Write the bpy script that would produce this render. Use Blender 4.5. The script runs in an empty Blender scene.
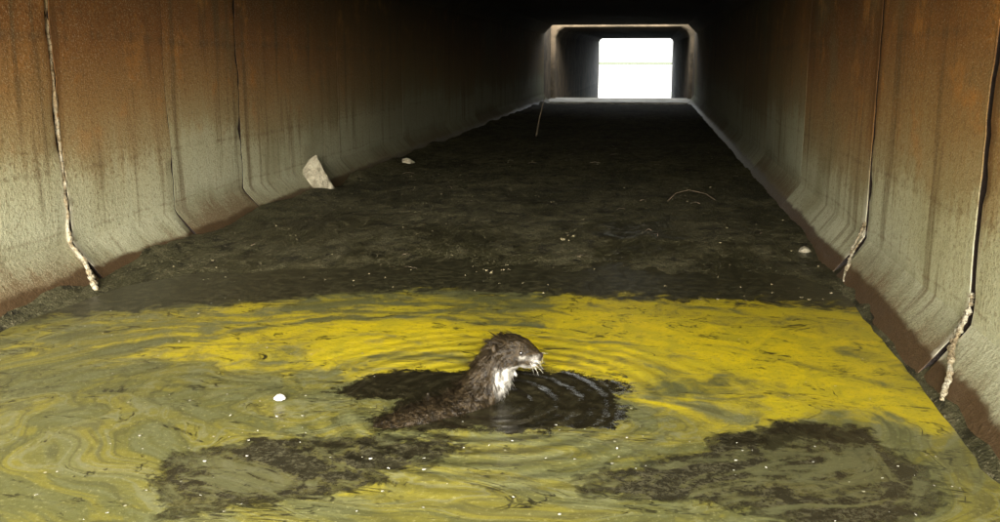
import bpy, bmesh, math, random
import numpy as np
from mathutils import Vector, Matrix, noise
random.seed(7); np.random.seed(7)
scene=bpy.context.scene
scene.view_settings.view_transform='Standard'
scene.view_settings.look='None'
scene.view_settings.exposure=0
H=0.85           # camera height above the water
D=19.9           # first culvert barrel end
D2=39.6          # second barrel end
XL,XR,ZC=-2.2,0.86,1.55

# ---------------------------------------------------------------- node helpers
class NT:
    def __init__(s,name):
        s.mat=bpy.data.materials.new(name); s.mat.use_nodes=True
        s.t=s.mat.node_tree; s.t.nodes.clear()
        s.out=s.n('ShaderNodeOutputMaterial'); s.b=s.n('ShaderNodeBsdfPrincipled')
        s.t.links.new(s.b.outputs[0],s.out.inputs[0])
        s.geo=s.n('ShaderNodeNewGeometry'); s.P=s.geo.outputs['Position']
    def n(s,t): return s.t.nodes.new(t)
    def L(s,v,inp):
        if isinstance(v,(int,float)): inp.default_value=v
        elif isinstance(v,(tuple,list)):
            inp.default_value=tuple(v)+((1,) if len(v)==3 and len(inp.default_value)==4 else ())
        else: s.t.links.new(v,inp)
    def m(s,op,a,b=0.0,c=0.0,clamp=False):
        n=s.n('ShaderNodeMath'); n.operation=op; n.use_clamp=clamp
        s.L(a,n.inputs[0]); s.L(b,n.inputs[1]); s.L(c,n.inputs[2]); return n.outputs[0]
    def vm(s,op,a,b):
        n=s.n('ShaderNodeVectorMath'); n.operation=op; s.L(a,n.inputs[0]); s.L(b,n.inputs[1]); return n.outputs[1 if op=='DISTANCE' else 0]
    def noise(s,v,scale=5,det=4,rough=.5,dist=0,col=False,stretch=None):
        if stretch: v=s.vm('MULTIPLY',v,stretch)
        n=s.n('ShaderNodeTexNoise'); s.L(v,n.inputs['Vector'])
        n.inputs['Scale'].default_value=scale; n.inputs['Detail'].default_value=det
        n.inputs['Roughness'].default_value=rough; n.inputs['Distortion'].default_value=dist
        return n.outputs['Color' if col else 'Fac']
    def vor(s,v,scale=5,feat='F1',out='Distance'):
        n=s.n('ShaderNodeTexVoronoi'); n.feature=feat; s.L(v,n.inputs['Vector']); n.inputs['Scale'].default_value=scale
        return n.outputs[out]
    def ss(s,v,a,b,lo=0.,hi=1.):
        n=s.n('ShaderNodeMapRange'); n.interpolation_type='SMOOTHSTEP'
        s.L(v,n.inputs[0]); s.L(a,n.inputs[1]); s.L(b,n.inputs[2]); s.L(lo,n.inputs[3]); s.L(hi,n.inputs[4]); return n.outputs[0]
    def mix(s,f,a,b,mode='MIX'):
        n=s.n('ShaderNodeMix'); n.data_type='RGBA'; n.blend_type=mode
        s.L(f,n.inputs[0]); s.L(a,n.inputs[6]); s.L(b,n.inputs[7]); return n.outputs[2]
    def ramp(s,v,stops,interp='LINEAR'):
        n=s.n('ShaderNodeValToRGB'); s.L(v,n.inputs[0]); e=n.color_ramp.elements; n.color_ramp.interpolation=interp
        while len(e)<len(stops): e.new(.5)
        for i,(p,c) in enumerate(stops): e[i].position=p; e[i].color=tuple(c)+(1,)
        return n.outputs[0]
    def attr(s,name,out='Fac'):
        n=s.n('ShaderNodeAttribute'); n.attribute_name=name; return n.outputs[out]
    def sep(s,v):
        n=s.n('ShaderNodeSeparateXYZ'); s.L(v,n.inputs[0]); return n.outputs
    def bump(s,h,dist=.01,st=1.):
        n=s.n('ShaderNodeBump'); n.inputs['Strength'].default_value=st; n.inputs['Distance'].default_value=dist
        s.L(h,n.inputs['Height']); s.t.links.new(n.outputs[0],s.b.inputs['Normal'])
    def fin(s,col,rough=.8,spec=.3):
        s.L(col,s.b.inputs['Base Color']); s.L(rough,s.b.inputs['Roughness']); s.L(spec,s.b.inputs['Specular IOR Level']); return s.mat

# ---------------------------------------------------------------- materials
def mat_wall():
    s=NT('stained_shaded_concrete'); P=s.P; x,y,z=s.sep(P)
    big=s.noise(P,1.1,4,.6); med=s.noise(P,5,5,.65)
    streak=s.noise(P,3,5,.65,stretch=(1,3.5,.25)); fine=s.noise(P,60,3,.7); grain=s.noise(P,170,2,.8)
    seg=s.attr('seg'); jn=s.attr('joint'); gr=s.attr('groove')
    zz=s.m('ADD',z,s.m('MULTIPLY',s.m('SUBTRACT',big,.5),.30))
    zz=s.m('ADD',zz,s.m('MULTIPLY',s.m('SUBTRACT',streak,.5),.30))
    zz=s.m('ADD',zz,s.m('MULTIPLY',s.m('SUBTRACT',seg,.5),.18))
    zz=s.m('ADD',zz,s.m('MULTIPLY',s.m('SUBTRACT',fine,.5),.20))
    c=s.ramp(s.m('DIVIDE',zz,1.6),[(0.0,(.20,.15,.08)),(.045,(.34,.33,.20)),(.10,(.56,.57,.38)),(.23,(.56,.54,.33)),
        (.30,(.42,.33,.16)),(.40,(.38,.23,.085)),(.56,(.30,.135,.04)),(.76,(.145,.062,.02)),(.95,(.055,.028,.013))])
    c=s.mix(s.m('MULTIPLY',s.ss(med,.52,.72),s.ss(z,.35,.8)),c,(.50,.22,.05))
    c=s.mix(s.m('MULTIPLY',s.ss(streak,.52,.70),.7),c,(.13,.09,.04))
    c=s.mix(s.m('MULTIPLY',s.ss(big,.50,.66),.5),c,(.25,.23,.11))
    wl=s.m('ADD',z,s.m('MULTIPLY',s.m('SUBTRACT',big,.5),.09))
    wl=s.m('ADD',wl,s.m('MULTIPLY',s.m('SUBTRACT',med,.5),.03))
    for h,w,a in ((.44,.016,.22),(.20,.010,.25),(.93,.03,.35)):
        d=s.m('ABSOLUTE',s.m('SUBTRACT',wl,h)); c=s.mix(s.m('MULTIPLY',s.ss(d,0,w,1,0),s.m('MULTIPLY',s.ss(streak,.40,.6),a*1.6)),c,(.16,.10,.045))
    c=s.mix(s.ss(fine,.54,.66,0,.45),c,(.16,.11,.05))
    c=s.mix(s.ss(grain,.54,.68,0,.45),c,(.08,.058,.028))
    c=s.mix(s.ss(grain,.45,.30,0,.45),c,(.74,.66,.45))
    jl=s.m('MULTIPLY',s.ss(s.m('ADD',jn,s.m('MULTIPLY',s.m('SUBTRACT',med,.5),.9)),.5,.8),s.ss(z,.55,.12,.0,.85))
    c=s.mix(jl,c,(.72,.68,.52))
    rj=s.m('MULTIPLY',s.ss(s.m('ADD',jn,s.m('MULTIPLY',s.m('SUBTRACT',streak,.5),1.2)),.35,.8),s.ss(z,.35,.7,.0,.7))
    c=s.mix(rj,c,(.16,.075,.025))
    wn=s.m('ADD',z,s.m('MULTIPLY',s.m('SUBTRACT',med,.5),.06))
    foot=s.ss(wn,.055,.075,1,0)
    c=s.mix(foot,c,s.mix(fine,(.05,.03,.014),(.14,.09,.045)))
    c=s.mix(s.ss(y,3.8,8.5,0,.75),c,(.060,.058,.029))  # wall colour fades dark with depth, painting in the light falloff
    c=s.mix(s.ss(z,1.3,1.5,0,.7),c,(.03,.018,.01))  # painted shade: ceiling and top haunch darkened in the colour
    c=s.mix(s.ss(gr,.02,.10),c,(.014,.009,.006))
    s.bump(s.m('ADD',s.m('MULTIPLY',fine,.6),s.m('ADD',s.m('MULTIPLY',grain,.35),s.m('MULTIPLY',med,1.2))),.007,.9)
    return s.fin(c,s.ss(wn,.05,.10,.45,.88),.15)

def mat_plain_concrete(name='pale_concrete',a=(.36,.30,.17),b=(.16,.13,.07)):
    s=NT(name); n=s.noise(s.P,3,6,.65); f=s.noise(s.P,50,4,.7)
    c=s.mix(s.ss(n,.35,.65),b,a); c=s.mix(s.ss(f,.55,.7,0,.5),c,tuple(v*.4 for v in a)); s.bump(f,.006,.7); return s.fin(c,.85,.2)

def mat_mud():
    s=NT('dark_silt'); P=s.P; x,y,z=s.sep(P)
    a=s.noise(P,2.2,6,.68,.4,stretch=(1,.55,1)); b=s.noise(P,14,5,.7,stretch=(1,.6,1)); f=s.noise(P,75,3,.75)
    c=s.ramp(a,[(.3,(.026,.026,.012)),(.45,(.045,.043,.020)),(.58,(.082,.077,.037)),(.75,(.042,.039,.018))])
    c=s.mix(s.ss(b,.52,.66,0,.6),c,(.135,.122,.064))
    c=s.mix(s.ss(b,.48,.37,0,.85),c,(.014,.013,.007))
    c=s.mix(s.ss(f,.58,.67,0,.85),c,(.26,.235,.14))
    c=s.mix(s.ss(f,.42,.34,0,.8),c,(.012,.011,.006))
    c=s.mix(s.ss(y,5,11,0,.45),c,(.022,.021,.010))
    s.bump(s.m('ADD',s.m('MULTIPLY',b,1.),s.m('MULTIPLY',f,.4)),.018,1.)
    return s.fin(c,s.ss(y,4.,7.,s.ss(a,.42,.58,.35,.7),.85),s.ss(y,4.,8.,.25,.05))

def mat_water():
    s=NT('algae_covered_water'); P=s.P; x,y,z=s.sep(P)
    sw=s.attr('swirl','Vector')
    w=s.noise(P,1.6,2,.5,col=True)
    wv=s.vm('MULTIPLY',s.vm('SUBTRACT',w,(.5,.5,.5)),(1.7,1.7,1.7))
    v=s.vm('ADD',sw,wv)
    s1=s.noise(v,.95,4,.5,1.2); s2=s.noise(v,2.6,4,.55,1.2); s3=s.noise(P,9,6,.7,.6)
    fine=s.noise(P,85,3,.75); mid=s.noise(P,26,5,.72,.5)
    c=s.mix(s.ss(s1,.38,.60),(.120,.122,.040),(.205,.187,.038))
    c=s.mix(s.ss(s2,.48,.60,0,.65),c,(.155,.163,.072))
    c=s.mix(s.ss(s2,.46,.36,0,.6),c,(.225,.20,.030))
    for lv,wd,cc,aa in ((.44,.024,(.08,.08,.03),.6),(.50,.014,(.205,.21,.11),.55),(.56,.020,(.085,.08,.03),.55),(.60,.014,(.225,.225,.12),.5)):
        band=s.m('ABSOLUTE',s.m('SUBTRACT',s1,lv)); c=s.mix(s.ss(band,.002,wd,aa,0),c,cc)
    yel=s.attr('yel')
    yf=s.ss(s.m('ADD',yel,s.m('MULTIPLY',s.m('SUBTRACT',s.m('ADD',s1,s.m('MULTIPLY',s3,.8)),.9),2.3)),.42,1.0)
    c=s.mix(yf,c,s.mix(s.ss(s3,.35,.65),(.68,.53,.008),(.45,.38,.02)))
    c=s.mix(s.ss(mid,.54,.70,0,.5),c,(.15,.14,.035))
    c=s.mix(s.ss(fine,.55,.68,0,.5),c,(.10,.09,.028))
    c=s.mix(s.ss(fine,.43,.32,0,.35),c,(.50,.47,.20))
    cr=s.m('ABSOLUTE',s.m('SUBTRACT',s1,.52))
    crm=s.m('MULTIPLY',s.ss(cr,.001,.007,1,0),s.ss(s3,.50,.60))
    cr2=s.m('ABSOLUTE',s.m('SUBTRACT',s.noise(P,2.4,5,.65,1.2,stretch=(.6,1.5,1)),.5))
    crm=s.m('MAXIMUM',crm,s.m('MULTIPLY',s.ss(cr2,.002,.015,.9,0),s.ss(s3,.45,.58)))
    n1=s.m('MULTIPLY',s.m('SUBTRACT',s3,.5),.20); n2=s.m('MULTIPLY',s.m('SUBTRACT',mid,.5),.12)
    sd1=s.m('ADD',s.attr('sd1'),s.m('ADD',n1,n2))
    open1=s.ss(sd1,-.020,.014,1,0)
    sd2=s.m('ADD',s.attr('sd2'),s.m('ADD',s.m('MULTIPLY',n1,.9),n2))
    open2=s.ss(sd2,-.014,.014,1,0); edge2=s.ss(s.m('ABSOLUTE',sd2),.004,.022,1,0)
    lace=s.ss(s.m('ADD',s2,s.m('MULTIPLY',mid,.5)),.70,.84,1.,.55)
    dk2=s.m('ADD',s.attr('dk2'),s.m('ADD',s.m('MULTIPLY',n1,1.2),n2))
    bd=s.m('ADD',s.attr('bord'),s.m('ADD',s.m('MULTIPLY',n1,2.8),n2))
    openb=s.ss(bd,-.09,.03,1,0)
    dark=s.mix(s.ss(mid,.45,.65),(.016,.014,.007),(.036,.032,.016))
    dark=s.mix(s.ss(fine,.62,.70,0,.4),dark,(.12,.10,.06))
    grey=s.mix(s.ss(mid,.40,.62),(.036,.033,.018),(.105,.098,.055)); grey=s.mix(s.ss(fine,.40,.58),(.028,.025,.013),grey)
    grey=s.mix(s.ss(s2,.54,.62,0,.55),grey,(.13,.13,.068))
    c=s.mix(crm,c,dark)
    c=s.mix(s.m('MULTIPLY',open2,lace),c,grey)
    c=s.mix(s.m('MULTIPLY',edge2,.6),c,dark)
    c=s.mix(s.ss(dk2,-.03,.02,.85,0),c,dark)
    c=s.mix(open1,c,dark)
    c=s.mix(openb,c,s.mix(s.ss(mid,.42,.66),(.026,.025,.012),(.075,.07,.034)))
    sp=s.vor(P,17); spc=s.m('MULTIPLY',s.ss(sp,.07,.04),s.ss(s3,.52,.58))
    c=s.mix(spc,c,(.60,.58,.42))
    rr=s.vm('DISTANCE',s.vm('MULTIPLY',P,(1,1,0)),(-.38,2.27,0)); rr=s.m('ADD',rr,s.m('MULTIPLY',s.m('SUBTRACT',s3,.5),.06))
    ring=s.m('MULTIPLY',s.m('SINE',s.m('MULTIPLY',rr,95.)),s.ss(rr,.05,.85,.65,0.))
    h=s.m('ADD',ring,s.m('MULTIPLY',s.m('MULTIPLY',mid,s.m('SUBTRACT',1.0,open1)),.5))
    s.bump(h,.005,.6)
    rough=s.m('SUBTRACT',.38,s.m('MULTIPLY',s.m('MAXIMUM',open1,s.m('MULTIPLY',open2,.4)),.31))
    return s.fin(c,rough,.38)

def mat_clear_water():
    s=NT('still_water'); s.bump(s.noise(s.P,3,3,.5,stretch=(1,.5,1)),.006,.4); return s.fin((.03,.032,.02),.05,.5)
def mat_grass():
    s=NT('grassy_earth'); n=s.noise(s.P,2,8,.7); c=s.mix(s.ss(n,.4,.6),(.10,.085,.05),(.06,.09,.03)); s.bump(n,.1,.6); return s.fin(c,.9,.1)
def mat_stone():
    s=NT('pale_stone'); n=s.noise(s.P,14,6,.7); f=s.noise(s.P,90,3,.7)
    c=s.mix(s.ss(n,.35,.65),(.20,.18,.12),(.42,.39,.28)); c=s.mix(s.ss(f,.55,.68,0,.6),c,(.10,.085,.05)); s.bump(n,.03,.8); return s.fin(c,.8,.25)
def mat_sealant():
    s=NT('joint_sealant'); n=s.noise(s.P,22,5,.7); f=s.noise(s.P,120,3,.7); x,y,z=s.sep(s.P)
    c=s.ramp(n,[(.3,(.12,.08,.04)),(.45,(.33,.27,.16)),(.6,(.55,.52,.39)),(.75,(.28,.18,.09))])
    c=s.mix(s.ss(z,.4,.9,0,.5),c,(.36,.22,.09)); c=s.mix(s.ss(f,.50,.62,0,.7),c,(.08,.055,.03)); s.bump(s.m('ADD',f,n),.008,.9); return s.fin(c,.85,.15)
def mat_fur(strand=False):
    s=NT('wet_otter_fur'+('_strands' if strand else '')); P=s.P
    n=s.noise(P,70,4,.7,.5); f=s.noise(P,260,2,.7)
    br=s.mix(s.ss(n,.38,.64),(.010,.0075,.004),(.036,.025,.0115))
    br=s.mix(s.ss(f,.58,.70,0,.5),br,(.16,.12,.06))
    pl=s.mix(s.ss(n,.35,.6),(.30,.28,.23),(.74,.73,.66))
    c=s.mix(s.attr('pale'),br,pl); s.bump(s.m('ADD',n,f),.004,.9); return s.fin(c,.36,.3)
def mat_flat(name,c,r=.5,sp=.4):
    s=NT(name); n=s.noise(s.P,60,3,.6); s.bump(n,.002,.4); return s.fin(s.mix(s.ss(n,.35,.65),tuple(v*.6 for v in c),c),r,sp)

M_wall=mat_wall(); M_mud=mat_mud(); M_water=mat_water(); M_clear=mat_clear_water(); M_grass=mat_grass()
M_stone=mat_stone(); M_seal=mat_sealant(); M_conc=mat_plain_concrete()
M_twig=mat_flat('dead_wood',(.14,.11,.07),.8,.2); M_leaf=mat_flat('dry_leaf',(.30,.265,.15),.7,.2); M_froth=mat_flat('pale_froth',(.80,.79,.68),.4,.5)

# ---------------------------------------------------------------- mesh helpers
def empty(name):
    o=bpy.data.objects.new(name,None); scene.collection.objects.link(o); return o
def mesh(name,vs,fs,mat,parent=None,smooth=False,attrs=None):
    me=bpy.data.meshes.new(name); me.from_pydata([tuple(v) for v in vs],[],fs); me.update()
    if attrs:
        for k,a in attrs.items():
            a=np.asarray(a,dtype=np.float32)
            if a.ndim==1: me.attributes.new(k,'FLOAT','POINT').data.foreach_set('value',a)
            else: me.attributes.new(k,'FLOAT_VECTOR','POINT').data.foreach_set('vector',a.ravel())
    o=bpy.data.objects.new(name,me); scene.collection.objects.link(o); me.materials.append(mat)
    if smooth: me.polygons.foreach_set('use_smooth',[True]*len(me.polygons))
    if parent: o.parent=parent
    return o
def box(name,x0,x1,y0,y1,z0,z1,mat,parent=None):
    v=[(x,y,z) for x in (x0,x1) for y in (y0,y1) for z in (z0,z1)]
    f=[(0,1,3,2),(4,6,7,5),(0,4,5,1),(2,3,7,6),(0,2,6,4),(1,5,7,3)]
    return mesh(name,v,f,mat,parent)
def tube(pts,rads,nseg=8,flat=1.0):
    vs=[];fs=[]; up=Vector((.13,.2,1)).normalized()
    for i,p in enumerate(pts):
        p=Vector(p); a=Vector(pts[max(i-1,0)]); b=Vector(pts[min(i+1,len(pts)-1)]); t=(b-a).normalized()
        s1=t.cross(up); s1=s1.normalized() if s1.length>1e-3 else Vector((1,0,0)); s2=s1.cross(t)
        for k in range(nseg):
            an=2*math.pi*k/nseg; vs.append(p+(s1*math.cos(an)+s2*math.sin(an)*flat)*rads[i])
    for i in range(len(pts)-1):
        for k in range(nseg):
            k2=(k+1)%nseg; fs.append((i*nseg+k,i*nseg+k2,(i+1)*nseg+k2,(i+1)*nseg+k))
    n=len(vs); fs.append(tuple(range(nseg))[::-1]); fs.append(tuple(range(n-nseg,n)))
    return vs,fs
def merge(parts):
    V=[];F=[]
    for v,f in parts:
        o=len(V); V+=list(v); F+=[tuple(i+o for i in q) for q in f]
    return V,F
nz=lambda x,y,z=0.: noise.noise(Vector((x,y,z)))

# ---------------------------------------------------------------- culvert barrel
culvert=empty('concrete_culvert')
def wall_side(side,y0,y1,joints,name,parent,xw,zc,hb=.14,ht=.17,ramp_x=.14):
    """side -1 left, +1 right : haunch foot, wall, top haunch, half of the ceiling"""
    prof=[]
    def add(a,b,n,inc=False):
        for i in range(n+(1 if inc else 0)):
            t=i/n; prof.append((a[0]+(b[0]-a[0])*t,a[1]+(b[1]-a[1])*t))
    xm=(XL+XR)/2
    s=side
    add((xw-s*(ramp_x+.10),-.10),(xw-s*ramp_x,0),2); add((xw-s*ramp_x,0),(xw-s*.012,hb),5); add((xw-s*.012,hb),(xw,hb+.02),1)
    add((xw,hb+.02),(xw,zc-ht),34); add((xw,zc-ht),(xw-s*ht,zc),4); add((xw-s*ht,zc),(xm-s*.0,zc),8,True)
    cum=sorted(joints); rings=[]
    edges=[y0]+[j[0] for j in cum]+[y1]
    segr=[random.random() for _ in edges]
    for k in range(len(edges)-1):
        a,b=edges[k],edges[k+1]; wa=cum[k-1][1] if k>0 else 0; wb=cum[k][1] if k<len(cum) else 0
        n=max(2,int((b-a)/.06)) 
        if b>5.5: n=max(2,int((b-a)/.3))
        if b>8: n=max(2,int((b-a)/.6))
        for i in range(n+1):
            t=i/n; y=(a+wa)+((b-wb)-(a+wa))*t
            rings.append((y,0.,segr[k],k,i==0 and k>0,i==n and k<len(cum)))
        if k<len(cum):
            w=cum[k][1]; dp=.04 if w>.006 else .012
            rings.append((b-w*.8,dp,segr[k],k,False,True)); rings.append((b+w*.8,dp,segr[k+1],k,True,False))
    offs=[random.uniform(-.003,.003) if e<4.2 else 0. for e in edges]
    big=[j[0] for j in cum if j[1]>.006]
    V=[];S=[];J=[];Gv=[]
    for (y,dep,sg,k,e0,e1) in rings:
        far_=y>5.0
        for j,(px,pz) in enumerate(prof):
            yy=y
            if (e0 or e1) and not far_: yy+=nz(pz*5+px*2,side*3.7,round(y))*.018+nz(pz*22,side*1.7,1)*.006
            ch=0
            if e1 and dep==0 and not far_: ch=max(0,nz(pz*9,k*5.1,3.3))*.016+.001
            d=dep+ch+offs[min(k,len(offs)-1)]*(0 if dep else 1)+nz(y*1.3,pz*2,side*4)*.006
            if .0<pz<zc-ht+.001: V.append((px+s*d,yy,pz))
            elif pz>zc-.001: V.append((px,yy,pz+max(d,0)*.6))
            else: V.append((px+s*d*.7,yy,pz))
            S.append(sg); J.append(0 if dep else max([math.exp(-abs(y-b)/.05) for b in big]+[0])); Gv.append(1. if dep else 0.)
    m=len(prof); F=[]
    for i in range(len(rings)-1):
        for j in range(m-1):
            q=(i*m+j,i*m+j+1,(i+1)*m+j+1,(i+1)*m+j); F.append(q if side<0 else q[::-1])
    return mesh(name,V,F,M_wall,parent,False,{'seg':S,'joint':J,'groove':Gv})
Lj=[(1.6,.008),(3.3,.013),(4.14,.004),(4.93,.005)]+[(6.6+1.8*i,.004) for i in range(7)]
Rj=[(1.0,.008),(2.62,.016),(3.9,.017)]+[(5.6+1.8*i,.004) for i in range(7)]
Y0=-0.8
wall_side(-1,Y0,D,Lj,'left_wall',culvert,XL,ZC)
wall_side(+1,Y0,D,Rj,'right_wall',culvert,XR,ZC,.14,.17,.12)
box('outer_wall_left',XL-.35,XL-.07,Y0,D,-.3,ZC+.33,M_conc,culvert)
box('outer_wall_right',XR+.07,XR+.35,Y0,D,-.3,ZC+.33,M_conc,culvert)
box('roof_slab',XL-.068,XR+.068,Y0,D,ZC+.05,ZC+.33,M_conc,culvert)

# second barrel (on the far side of the daylight gap)
G=D+1.6; cl,cr,ct,hh=-2.13,.80,1.55,.20
M_far=mat_plain_concrete('old_concrete',(.12,.09,.055),(.045,.036,.022))
far=empty('concrete_culvert')
def section(y,top=1.55,h=.2):
    return [(cl,y,-.12),(cl,y,top-h),(cl+h*.35,y,top-h*.35),(cl+h,y,top),(cr-h,y,top),(cr-h*.35,y,top-h*.35),(cr,y,top-h),(cr,y,-.12)]
def outer(y):
    return [(XL-.3,y,-.12),(XL-.3,y,ct-hh),(XL-.3,y,ct+.1),(cl+hh,y,ct+.4),(cr-hh,y,ct+.4),(XR+.3,y,ct+.1),(XR+.3,y,ct-hh),(XR+.3,y,-.12)]
V=section(G+.04)+section(D2,1.70,.12); F=[(i,i+1,i+9,i+8) for i in range(7)]
n0=len(V); 
ins=[(x+(-.03 if x<-.66 else .03),G,z+(.02 if z>1.2 else 0)) for (x,y,z) in section(G)]
V+=ins+outer(G)+outer(D2)
F+=[(n0+i,n0+i+1,i+1,i) for i in range(7)]
F+=[(n0+i,n0+8+i,n0+9+i,n0+1+i) for i in range(7)]
F+=[(n0+8+i,n0+16+i,n0+17+i,n0+9+i) for i in range(7)]
F+=[(8+i,9+i,n0+17+i,n0+16+i) for i in range(7)]
mesh('barrel',V,F,M_far,far)
gap=empty('retaining_wall'); box('left_wing',XL-.4,XL-.02,D+.01,G-.01,-.2,1.9,M_far,gap); box('right_wing',XR+.02,XR+.4,D+.01,G-.01,-.2,1.9,M_far,gap)
box('added_pale_slab',XL-.01,XR+.01,D-.25,G+.5,-.2,.012,mat_plain_concrete('pale_slab_concrete',(.5,.48,.40),(.3,.28,.22)))  # pale slab added to stand in for sky-lit water in the gap

# ---------------------------------------------------------------- joint sealant
seal=empty('joint_sealant')
def rope(path,r0,name,seed,flat=1.0,wob=.005):
    pts=[];rad=[]
    P=[Vector(p) for p in path]; N=14
    for i in range(len(P)-1):
        p0=P[max(i-1,0)];p1=P[i];p2=P[i+1];p3=P[min(i+2,len(P)-1)]
        for k in range(N):
            t=k/N; q=.5*((2*p1)+(p2-p0)*t+(2*p0-5*p1+4*p2-p3)*t*t+(3*p1-p0-3*p2+p3)*t**3)
            s=(i*N+k)*.22
            q=q+Vector((nz(s,seed,1)*wob*.3,nz(s,seed,5)*wob*1.8,nz(s,seed,9)*wob*.3)); pts.append(q)
            rad.append(r0*(.65+.9*abs(nz(s*.9,seed,20))+.4*nz(s*2.2,seed,7)))
    v,f=tube(pts,rad,7,flat); return mesh(name,v,f,M_seal,seal,True)
rope([(XL-.010,3.31,1.5),(XL-.010,3.315,1.1),(XL-.009,3.305,.8),(XL-.007,3.31,.5),(XL-.003,3.305,.28),(XL+.015,3.29,.16),(XL+.075,3.27,.10),(XL+.125,3.23,.045),(XL+.18,3.17,.008)],.014,'left_strip',1,.8)
rope([(XR-.004,3.91,.22),(XR-.020,3.90,.17),(XR-.045,3.88,.13),(XR-.065,3.83,.085),(XR-.085,3.77,.045)],.008,'right_rag_back',8,.5)
rope([(XR-.0,3.905,.22),(XR-.014,3.88,.165),(XR-.05,3.84,.115),(XR-.085,3.79,.06),(XR-.11,3.70,.02)],.005,'right_rag_back_end',2)
rope([(XR+.006,2.625,.24),(XR-.008,2.61,.19),(XR-.035,2.58,.145),(XR-.065,2.53,.10),(XR-.085,2.46,.06),(XR-.12,2.39,.018)],.009,'right_rag_front',4,.5)
rope([(XR+.0,2.64,.19),(XR-.03,2.60,.14),(XR-.055,2.56,.11),(XR-.07,2.50,.085)],.012,'right_rag_front_lump',14,.6)

# ---------------------------------------------------------------- silt floor
def strip_grid(x0,x1,nx,ys,zf):
    xs=np.linspace(x0,x1,nx); V=[(x,y,zf(x,y)) for y in ys for x in xs]
    F=[(j*nx+i,j*nx+i+1,(j+1)*nx+i+1,(j+1)*nx+i) for j in range(len(ys)-1) for i in range(nx-1)]
    return V,F
ys=list(np.arange(2.5,8,.035))+list(np.arange(8,D+.3,.12))
def zm(x,y):
    b=3.46-max(0,(-.9-x))*.45+.07*nz(x*2,0,3)
    base=-.012+.03*min(1,max(0,(y-b)/1.1))
    e=min(abs(x-(XL+.1)),abs(x-(XR-.1)))
    bank=.045*math.exp(-(e/.10)**2)*(1 if x<0 else .25)*(.6+.8*nz(y*1.7,x,2))*min(1,max(0,(y-b+.5)/.5))
    r=.008*nz(x*4,y*3,0)+.006*nz(x*13,y*9,4)+.005*nz(x*30,y*25,6)
    end=-.07*max(0,min(1,(y-(D-1.2))/1.0))
    return base+bank+r*min(1,max(.2,(y-b)/.6))+end
v,f=strip_grid(XL-.02,XR+.02,84,ys,zm)
mesh('silt_ground',v,f,M_mud,None,True)
def bank(name,x,s,pts,mat=M_mud):
    V=[];F=[];n=9; ysb=np.linspace(pts[0][0],pts[-1][0],60)
    for y in ysb:
        h=np.interp(y,[p[0] for p in pts],[p[1] for p in pts]); w=np.interp(y,[p[0] for p in pts],[p[2] for p in pts])
        for i in range(n):
            t=i/(n-1); V.append((x-s*w*t+.008*nz(y*8,t*3,1),y,h*(1-t)**1.3-.01*t+.010*nz(y*10,t*4,x)*(1-t*.3)))
    F=[(j*n+i,j*n+i+1,(j+1)*n+i+1,(j+1)*n+i) for j in range(59) for i in range(n-1)]
    if s<0: F=[q[::-1] for q in F]
    return mesh(name,V,F,mat,banks,True)
banks=empty('mud_bank')
bank('left_bank_front',XL+.005,-1,[(1.4,.10,.22),(2.6,.09,.2),(3.1,.12,.2),(3.27,.10,.16)])
bank('left_bank_back',XL+.005,-1,[(3.30,.03,.10),(3.45,.09,.18),(3.7,.13,.20),(4.0,.11,.2),(4.3,.05,.16),(6,.05,.16),(9,.05,.2)])
bank('right_bank',XR-.01,1,[(1.2,.10,.15),(2.5,.10,.14),(3.8,.11,.14),(4.3,.06,.12),(6,.04,.1)])

# ---------------------------------------------------------------- algae-covered water
OT=[(-.805,2.263),(-.74,2.412),(-.625,2.50),(-.479,2.50),(-.315,2.555),(-.141,2.515),(-.025,2.449),(-.04,2.323),(-.006,2.243),(-.093,2.123),(-.231,2.077),(-.394,2.064),(-.591,2.033),(-.643,2.102),(-.609,2.234),(-.709,2.218)]
PL=[(-.988,1.696),(-1.0,1.806),(-.913,1.893),(-.776,1.967),(-.609,1.969),(-.454,2.006),(-.377,1.971),(-.446,1.872),(-.584,1.81),(-.485,1.765),(-.612,1.698),(-.748,1.619),(-.842,1.559),(-.912,1.594)]
PR=[(-.1,1.845),(.003,1.926),(.132,2.0),(.184,2.123),(.355,2.232),(.513,2.218),(.525,2.118),(.59,2.035),(.593,1.896),(.526,1.749),(.298,1.682),(.198,1.768),(.005,1.76),(-.095,1.779)]
DK=[(.184,2.09),(.24,2.15),(.355,2.22),(.513,2.21),(.50,2.12),(.40,2.13),(.30,2.07),(.20,2.05)]
DL=[(-.80,1.94),(-.62,1.95),(-.46,1.98),(-.42,1.92),(-.58,1.89),(-.76,1.89)]
def sdf(px,py,poly):
    d=np.full(px.shape,1e9); ins=np.zeros(px.shape,bool); n=len(poly)
    for i in range(n):
        ax,ay=poly[i]; bx,by=poly[(i+1)%n]; ex,ey=bx-ax,by-ay
        t=np.clip(((px-ax)*ex+(py-ay)*ey)/(ex*ex+ey*ey),0,1)
        d=np.minimum(d,np.hypot(px-ax-t*ex,py-ay-t*ey))
        c=((ay>py)!=(by>py))&(px<(bx-ax)*(py-ay)/((by-ay)+1e-12)+ax); ins^=c
    return np.where(ins,-d,d)
nx=150
xs=np.linspace(XL-.03,XR+.03,nx)
yy=np.concatenate([np.linspace(-6,1.2,30),np.linspace(1.22,4.6,200)]); ny=len(yy)
GX,GY=np.meshgrid(xs,yy); gx,gy=GX.ravel(),GY.ravel()
sd1=sdf(gx,gy,OT); sd2=np.minimum(sdf(gx,gy,PL),sdf(gx,gy,PR)); dk2=np.minimum(sdf(gx,gy,DK),sdf(gx,gy,DL))
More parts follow.
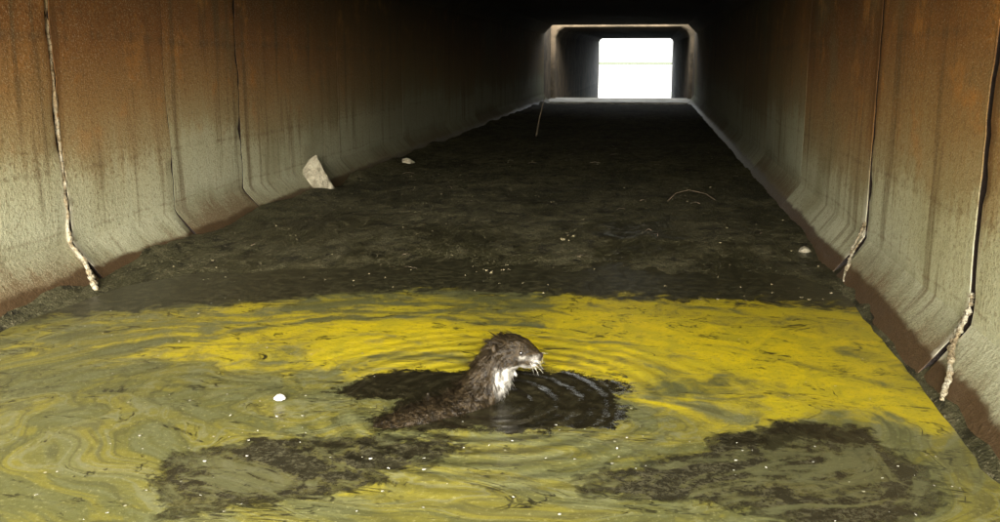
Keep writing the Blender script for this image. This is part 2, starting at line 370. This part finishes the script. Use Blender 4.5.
ss=lambda v,a,b: (lambda t:t*t*(3-2*t))(np.clip((v-a)/(b-a),0,1))
bord=(3.36-np.maximum(0,-.9-gx)*.55)-gy
yel=ss(gy,2.05,2.7)*(1-.40*ss(-gx,.9,1.7))*(.76+.35*ss(gx,-.5,-.1))+.35*ss(gx,.25,.6)*ss(gy,1.9,2.4)
yel=np.clip(yel,0,1)
dx=(gx+.40)/1.6; dy=(gy-2.15); r=np.hypot(dx,dy)+1e-6; th=np.arctan2(dy,dx)+1.2*np.exp(-r*1.5)
sw=np.stack([r*5.0,np.cos(th)*1.0,np.sin(th)*1.0],1)
z=np.zeros_like(gx)
V=np.stack([gx,gy,z],1)
F=[(j*nx+i,j*nx+i+1,(j+1)*nx+i+1,(j+1)*nx+i) for j in range(ny-1) for i in range(nx-1)]
mesh('water',V,F,M_water,None,True,{'sd1':sd1,'sd2':sd2,'dk2':dk2,'bord':bord,'yel':yel,'swirl':sw})
mesh('water',[(XL-.05,G+.51,-.03),(XR+.05,G+.51,-.03),(XR+.05,D2,-.03),(XL-.05,D2,-.03)],[(0,1,2,3)],M_clear)
mesh('added_reflecting_water',[(-60,D2+.001,-.03),(60,D2+.001,-.03),(60,D2+160,-.03),(-60,D2+160,-.03)],[(0,1,2,3)],M_clear)  # water sheet added outside so reflected sky whitens the exit view
mesh('ground',[(-400,-400,-.16),(400,-400,-.16),(400,400,-.16),(-400,400,-.16)],[(0,1,2,3)],M_grass)

emb=empty('earth_embankment')
def lump(name,x0,x1,y0,y1,z0,z1):
    nx,ny=14,14; V=[];F=[]
    for j in range(ny):
        for i in range(nx):
            x=x0+(x1-x0)*i/(nx-1); y=y0+(y1-y0)*j/(ny-1)
            e=min(j,ny-1-j)/3.; V.append((x,y,z0+.02+(z1-z0)*min(1,e)*(.9+.2*nz(x*.3,y*.3))))
    F=[(j*nx+i,j*nx+i+1,(j+1)*nx+i+1,(j+1)*nx+i) for j in range(ny-1) for i in range(nx-1)]
    o=len(V); V+=[(x0,y0,z0),(x1,y0,z0),(x1,y1,z0),(x0,y1,z0)]; F.append((o+3,o+2,o+1,o))
    F+=[tuple([o]+[i for i in range(nx)]+[o+1])[::-1]]
    F+=[tuple([o+1]+[j*nx+nx-1 for j in range(ny)]+[o+2])[::-1],tuple([o+2]+[(ny-1)*nx+i for i in range(nx-1,-1,-1)]+[o+3])[::-1],tuple([o+3]+[j*nx for j in range(ny-1,-1,-1)]+[o])[::-1]]
    mesh(name,V,F,M_grass,emb)
for a,b,t in ((Y0+.1,D-.2,'near'),(G+.2,D2-.2,'far')):
    lump('top_'+t,XL-.3,XR+.3,a,b,ZC+.41,3.0); lump('left_'+t,-30,XL-.42,a,b,-.2,3.0); lump('right_'+t,XR+.42,30,a,b,-.2,3.0)

# ---------------------------------------------------------------- stones, twigs, litter
def stone(loc,dims,seed,shape=None,rot=0):
    bm=bmesh.new(); bmesh.ops.create_icosphere(bm,subdivisions=4,radius=1)
    rnd=random.Random(seed); cuts=[(Vector((rnd.uniform(-1,1),rnd.uniform(-1,1),rnd.uniform(-.8,1))).normalized(),rnd.uniform(.5,.8)) for _ in range(13)]
    for v in bm.verts:
        c=v.co.copy()
        for n,dd in cuts:
            q=c.dot(n)
            if q>dd: c-=n*(q-dd)*.95
        if shape=='peak':
            k=(c.z+1)/2; c.x=c.x*(1.25-.75*k)-.10*k; c.y*=(1.1-.5*k)
        c+=c*.09*noise.noise(c*4+Vector((seed,0,0)))+c*.04*noise.noise(c*11); v.co=Vector((c.x*dims[0],c.y*dims[1],c.z*dims[2]))
    me=bpy.data.meshes.new('stone'); bm.to_mesh(me); bm.free(); me.materials.append(M_stone)
    o=bpy.data.objects.new('stone',me); o.location=loc; o.rotation_euler[2]=rot; scene.collection.objects.link(o); return o
stone((-2.10,5.85,.08),(.15,.10,.18),3,'peak',.5)
stone((-1.95,7.6,.03),(.07,.06,.035),5,None,.2)
stone((.70,4.32,.02),(.028,.03,.020),9)
def twig(pts,r,parent,name):
    n=len(pts); v,f=tube(pts,[r*(1-.6*i/(n-1)) for i in range(n)],6); mesh(name,v,f,M_twig,parent,True)
tw=empty('dead_twigs')
twig([(-1.25,10.6,.02),(-1.22,10.6,.2),(-1.16,10.6,.45)],.010,tw,'upright_stick')
twig([(.12,5.75,.02),(.17,5.9,.05),(.25,5.98,.06),(.35,5.9,.05),(.40,5.78,.03)],.004,tw,'curved_twig')
for i in range(26):
    x=random.uniform(XL+.25,XR-.2); y=random.uniform(3.6,11); a=random.uniform(0,6.28); l=random.uniform(.03,.10)
    twig([(x,y,zm(x,y)+.003),(x+l*.5*math.cos(a),y+l*.5*math.sin(a),zm(x,y)+.010),(x+l*math.cos(a+.4),y+l*math.sin(a+.4),zm(x,y)+.003)],random.uniform(.0012,.0025),tw,'twig')
def litter(name,n,reg,size,mat,zoff,seed,lift=.3):
    R=random.Random(seed); V=[];F=[]
    for _ in range(n):
        x,y=reg(R); z0=max(zm(x,y) if y>3.2 else 0,0)+zoff; s=R.uniform(*size); a=R.uniform(0,6.28); as_=R.uniform(.35,.9)
        o=len(V); k=7; V.append((x,y,z0+s*lift*R.uniform(.2,1)))
        for i in range(k):
            an=2*math.pi*i/k; rr=s*R.uniform(.6,1.15); px,py=rr*math.cos(an),rr*math.sin(an)*as_
            V.append((x+px*math.cos(a)-py*math.sin(a),y+px*math.sin(a)+py*math.cos(a),z0+s*lift*R.uniform(-.1,.7)))
        F+=[(o,o+1+i,o+1+(i+1)%k) for i in range(k)]
    return mesh(name,V,F,mat)
litter('leaf_litter',420,lambda R:(R.uniform(XL+.2,XR-.15),3.4+R.random()**1.5*9),(.002,.008),M_leaf,.003,5,.8)
litter('leaf_litter',7,lambda R:(-.36+R.gauss(0,.025),4.45+R.gauss(0,.08)),(.006,.012),M_leaf,.008,8,1.2)
litter('leaf_litter',8,lambda R:(-.62+R.gauss(0,.04),3.75+R.gauss(0,.05)),(.005,.010),M_leaf,.006,9,1.)
litter('floating_froth',85,lambda R:(R.uniform(-1.3,.65),R.uniform(1.5,2.15)),(.0018,.0050),M_froth,.004,6,.3)
litter('floating_froth',50,lambda R:(R.uniform(-1.9,.7),R.uniform(2.0,3.3)),(.0015,.004),M_froth,.004,7,.3)
bl=[]
for i in range(7):
    an=i/7*6.283; bl.append(tube([(-.905+.002*math.cos(an),2.17+.002*math.sin(an),.006),(-.905+.008*math.cos(an),2.17+.008*math.sin(an),.014),(-.905+.014*math.cos(an),2.17+.014*math.sin(an),.010)],[.005,.008,.004],8,.8))
v,f=merge(bl); mesh('floating_blossom',v,f,mat_flat('white_petal',(.98,.98,.94),.4,.4),None,True)

# ---------------------------------------------------------------- river otter
otter=empty('river_otter')
spine=[((-.74,1.92,-.12),.018,.014),((-.70,1.96,-.090),.030,.026),((-.66,2.00,-.070),.050,.042),((-.61,2.06,-.050),.068,.056),
 ((-.55,2.12,-.036),.076,.058),((-.50,2.175,-.030),.076,.058),((-.455,2.22,-.026),.070,.058),((-.426,2.255,-.008),.062,.056),((-.405,2.278,.020),.057,.054),
 ((-.390,2.292,.054),.053,.051),((-.374,2.303,.088),.052,.048),((-.354,2.308,.115),.054,.048),((-.331,2.308,.122),.052,.044),((-.309,2.306,.119),.045,.039),((-.293,2.304,.113),.038,.032),((-.281,2.302,.110),.033,.027)]
bm=bmesh.new()
def ell(c,r,ax=None):
    mtx=Matrix.Translation(Vector(c))
    if ax is not None:
        q=Vector(ax).to_track_quat('X','Z'); mtx=mtx@q.to_matrix().to_4x4()
    mtx=mtx@Matrix.Diagonal((r[0],r[1],r[2],1)); bmesh.ops.create_icosphere(bm,subdivisions=2,radius=1,matrix=mtx)
for i in range(len(spine)-1):
    (p,w,h),(p2,w2,h2)=spine[i],spine[i+1]; p=Vector(p);p2=Vector(p2); ax=(p2-p)
    for k in range(4):
        t=k/4; ww=w+(w2-w)*t; hh_=h+(h2-h)*t; ell(p.lerp(p2,t),(min((ww+hh_)*.5,.05),ww,hh_),ax)
for sgn in (-1,1):
    ell((-.331,2.308+sgn*.032,.104),(.030,.023,.024)); ell((-.279,2.303+sgn*.015,.105),(.018,.016,.014))
    ell((-.312,2.306+sgn*.025,.142),(.016,.010,.008)); ell((-.368,2.308+sgn*.049,.141),(.008,.011,.012))
    ell((-.43,2.25+sgn*.035,-.02),(.04,.03,.04)); 
    for t in np.linspace(0,1,7): ell((-.415+.05*t,2.25+sgn*.045,-.03-.09*t),(.022-.008*t,.020-.006*t,.022-.008*t))
ell((-.286,2.303,.093),(.019,.017,.009)); ell((-.356,2.300,.065),(.028,.036,.036))
me=bpy.data.meshes.new('body'); bm.to_mesh(me); bm.free()
body=bpy.data.objects.new('body',me); scene.collection.objects.link(body)
m=body.modifiers.new('r','REMESH'); m.mode='VOXEL'; m.voxel_size=.0038
m=body.modifiers.new('s','SMOOTH'); m.factor=.6; m.iterations=3
dg=bpy.context.evaluated_depsgraph_get(); me2=bpy.data.meshes.new_from_object(body.evaluated_get(dg)); body.modifiers.clear(); body.data=me2
me2.name='body'; body.parent=otter
def palef(c):
    x,y,z=c[0]-.004,c[1],c[2]+.005
    t=0.
    if z<.100: t=min(1,max(0,(x+.374-.12*max(0,.05-z))/.022))*min(1,max(0,(.100-z)/.014))
    if z<.03: t*=max(0,z/.03)
    if x>-.310 and z<.125: t=max(t,.20)
    if x>-.335 and z<.100: t=max(t,.45)
    if t>.02: t+=.35*nz(x*60,y*60,z*60)
    return min(1,max(0,t))
vco=[v.co.copy() for v in me2.vertices]
at=me2.attributes.new('pale','FLOAT','POINT'); at.data.foreach_set('value',[palef(c) for c in vco])
M_f=mat_fur(); me2.materials.clear(); me2.materials.append(M_f)
for v in me2.vertices:
    c=v.co; d=nz(c.x*60,c.y*60,c.z*40)*.0030+nz(c.x*140,c.y*140,c.z*90)*.0014; v.co=c+v.normal*d
me2.polygons.foreach_set('use_smooth',[True]*len(me2.polygons))
spv=[Vector(s[0]) for s in spine]
mids=np.array([(spv[i]+spv[i+1])*.5 for i in range(len(spv)-1)]); dirs=[(spv[i]-spv[i+1]).normalized() for i in range(len(spv)-1)]
npoly=len(me2.polygons); C=np.empty(npoly*3); me2.polygons.foreach_get('center',C); C=C.reshape(-1,3)
Nn=np.empty(npoly*3); me2.polygons.foreach_get('normal',Nn); Nn=Nn.reshape(-1,3); Ar=np.empty(npoly); me2.polygons.foreach_get('area',Ar)
Ar[C[:,2]<-.008]=0; pick=np.random.choice(npoly,9000,p=Ar/Ar.sum())
R=random.Random(4); V=[];F=[];A=[]
def strand(c,n,L,w,lift,jit):
    fl=dirs[int(np.argmin(((mids-np.array(c))**2).sum(1)))]; fl=(fl-n*fl.dot(n)) 
    if fl.length<1e-4: return
    fl.normalize(); fl=(fl+Vector((0,0,-.45))).normalized() if c.z>.05 else fl
    cl_=Vector((nz(c.x*45,c.y*45,c.z*45),nz(c.x*45+9,c.y*45,c.z*45),nz(c.x*45,c.y*45+7,c.z*45)))
    d=(fl+n*lift+cl_*.9+Vector((R.gauss(0,jit),R.gauss(0,jit),R.gauss(0,jit)))).normalized()
    s=d.cross(n)
    if s.length<1e-4: return
    s.normalize(); o=len(V); b=c-n*.0008
    V.extend([b-s*w,b+s*w,b+d*L*.6+s*w*.6+n*.0006,b+d*L*.6-s*w*.6+n*.0006,b+d*L]); F.extend([(o,o+1,o+2,o+3),(o+3,o+2,o+4)])
    A.extend([palef(c)]*5)
for pi in pick:
    c=Vector(C[pi]); n=Vector(Nn[pi]); muz=c.x>-.306
    if muz and R.random()<.65: continue
    strand(c,n,R.uniform(.007,.018)*(.35 if muz else 1),R.uniform(.0006,.0014),R.uniform(.15,.5),.12)
# wet spiky tufts on crown, nape and cheeks
mk=(C[:,2]>.02)&(C[:,0]<-.32); p2=Ar*mk; p2/=p2.sum()
for pi in np.random.choice(npoly,420,p=p2):
    c=Vector(C[pi]); n=Vector(Nn[pi]); L=R.uniform(.016,.034); lf=R.uniform(.5,1.3)
    for _ in range(5): strand(c+Vector((R.gauss(0,.0012),R.gauss(0,.0012),R.gauss(0,.0012))),n,L,R.uniform(.0008,.0015),lf,.05)
mesh('fur',V,F,mat_fur(True),otter,False,{'pale':A})
M_eye=mat_flat('otter_eye',(.01,.008,.006),.08,.8); M_nose=mat_flat('otter_nose',(.03,.02,.018),.3,.5)
def sph(name,c,r,mat):
    b=bmesh.new(); bmesh.ops.create_icosphere(b,subdivisions=3,radius=1,matrix=Matrix.Translation(Vector(c))@Matrix.Diagonal((r[0],r[1],r[2],1)))
    me=bpy.data.meshes.new(name); b.to_mesh(me); b.free(); me.materials.append(mat); o=bpy.data.objects.new(name,me); scene.collection.objects.link(o); o.parent=otter
for sgn,nm in ((-1,'eye_right'),(1,'eye_left')): sph(nm,(-.302,2.305+sgn*.037,.129),(.0062,.0050,.0058),M_eye)
sph('nose',(-.257,2.302,.115),(.008,.011,.008),M_nose)
for sgn,nm in ((-1,'ear_right'),(1,'ear_left')): sph(nm,(-.368,2.308+sgn*.056,.142),(.007,.009,.012),M_f)
wh=[]
for sgn in (-1,1):
    for i in range(10):
        b=Vector((-.276+R.uniform(-.008,.010),2.303+sgn*.026,.106+R.uniform(-.006,.006))); d=Vector((R.uniform(.3,1.2),sgn*R.uniform(.2,.9),R.uniform(-.6,.1))).normalized()
        L=R.uniform(.022,.042); wh.append(tube([b,b+d*L*.5+Vector((0,0,.002)),b+d*L-Vector((0,0,.004))],[.0005,.0004,.0001],4))
v,f=merge(wh); mesh('whiskers',v,f,mat_flat('whisker',(.8,.78,.68),.4,.4),otter)

# ---------------------------------------------------------------- light
world=bpy.data.worlds.new("World"); scene.world=world; world.use_nodes=True
nt=world.node_tree; bg=nt.nodes['Background']; sky=nt.nodes.new('ShaderNodeTexSky'); sky.sky_type='NISHITA'; sky.sun_disc=False
el,az=math.radians(24),math.radians(180)
sky.sun_elevation=el; sky.sun_rotation=math.radians(174); sky.dust_density=3; sky.air_density=1.0
hs=nt.nodes.new('ShaderNodeHueSaturation'); hs.inputs['Saturation'].default_value=.35
nt.links.new(sky.outputs[0],hs.inputs['Color']); nt.links.new(hs.outputs[0],bg.inputs[0]); bg.inputs[1].default_value=1.7
sun=bpy.data.lights.new('sun','SUN'); sun.energy=2.0; sun.angle=math.radians(70); sun.color=(1,.96,.88)
so=bpy.data.objects.new('sun',sun); scene.collection.objects.link(so)
d=Vector((-.10,math.cos(el),-math.sin(el))); so.rotation_euler=d.to_track_quat('-Z','Y').to_euler()

# ---------------------------------------------------------------- camera
cam=bpy.data.cameras.new('camera'); co=bpy.data.objects.new('camera',cam); scene.collection.objects.link(co); scene.camera=co
cam.lens=34.2; cam.sensor_width=36; cam.clip_end=1000; cam.clip_start=.02
a,p,rl=math.radians(8.9),math.radians(11.95),math.radians(0.0)
Fw=Vector((-math.sin(a)*math.cos(p),math.cos(a)*math.cos(p),-math.sin(p))); Rt=Vector((math.cos(a),math.sin(a),0)); Up=Rt.cross(Fw)
m=Matrix((Rt,Up,-Fw)).transposed()@Matrix.Rotation(rl,3,'Z'); co.matrix_world=Matrix.Translation((0,0,H))@m.to_4x4()
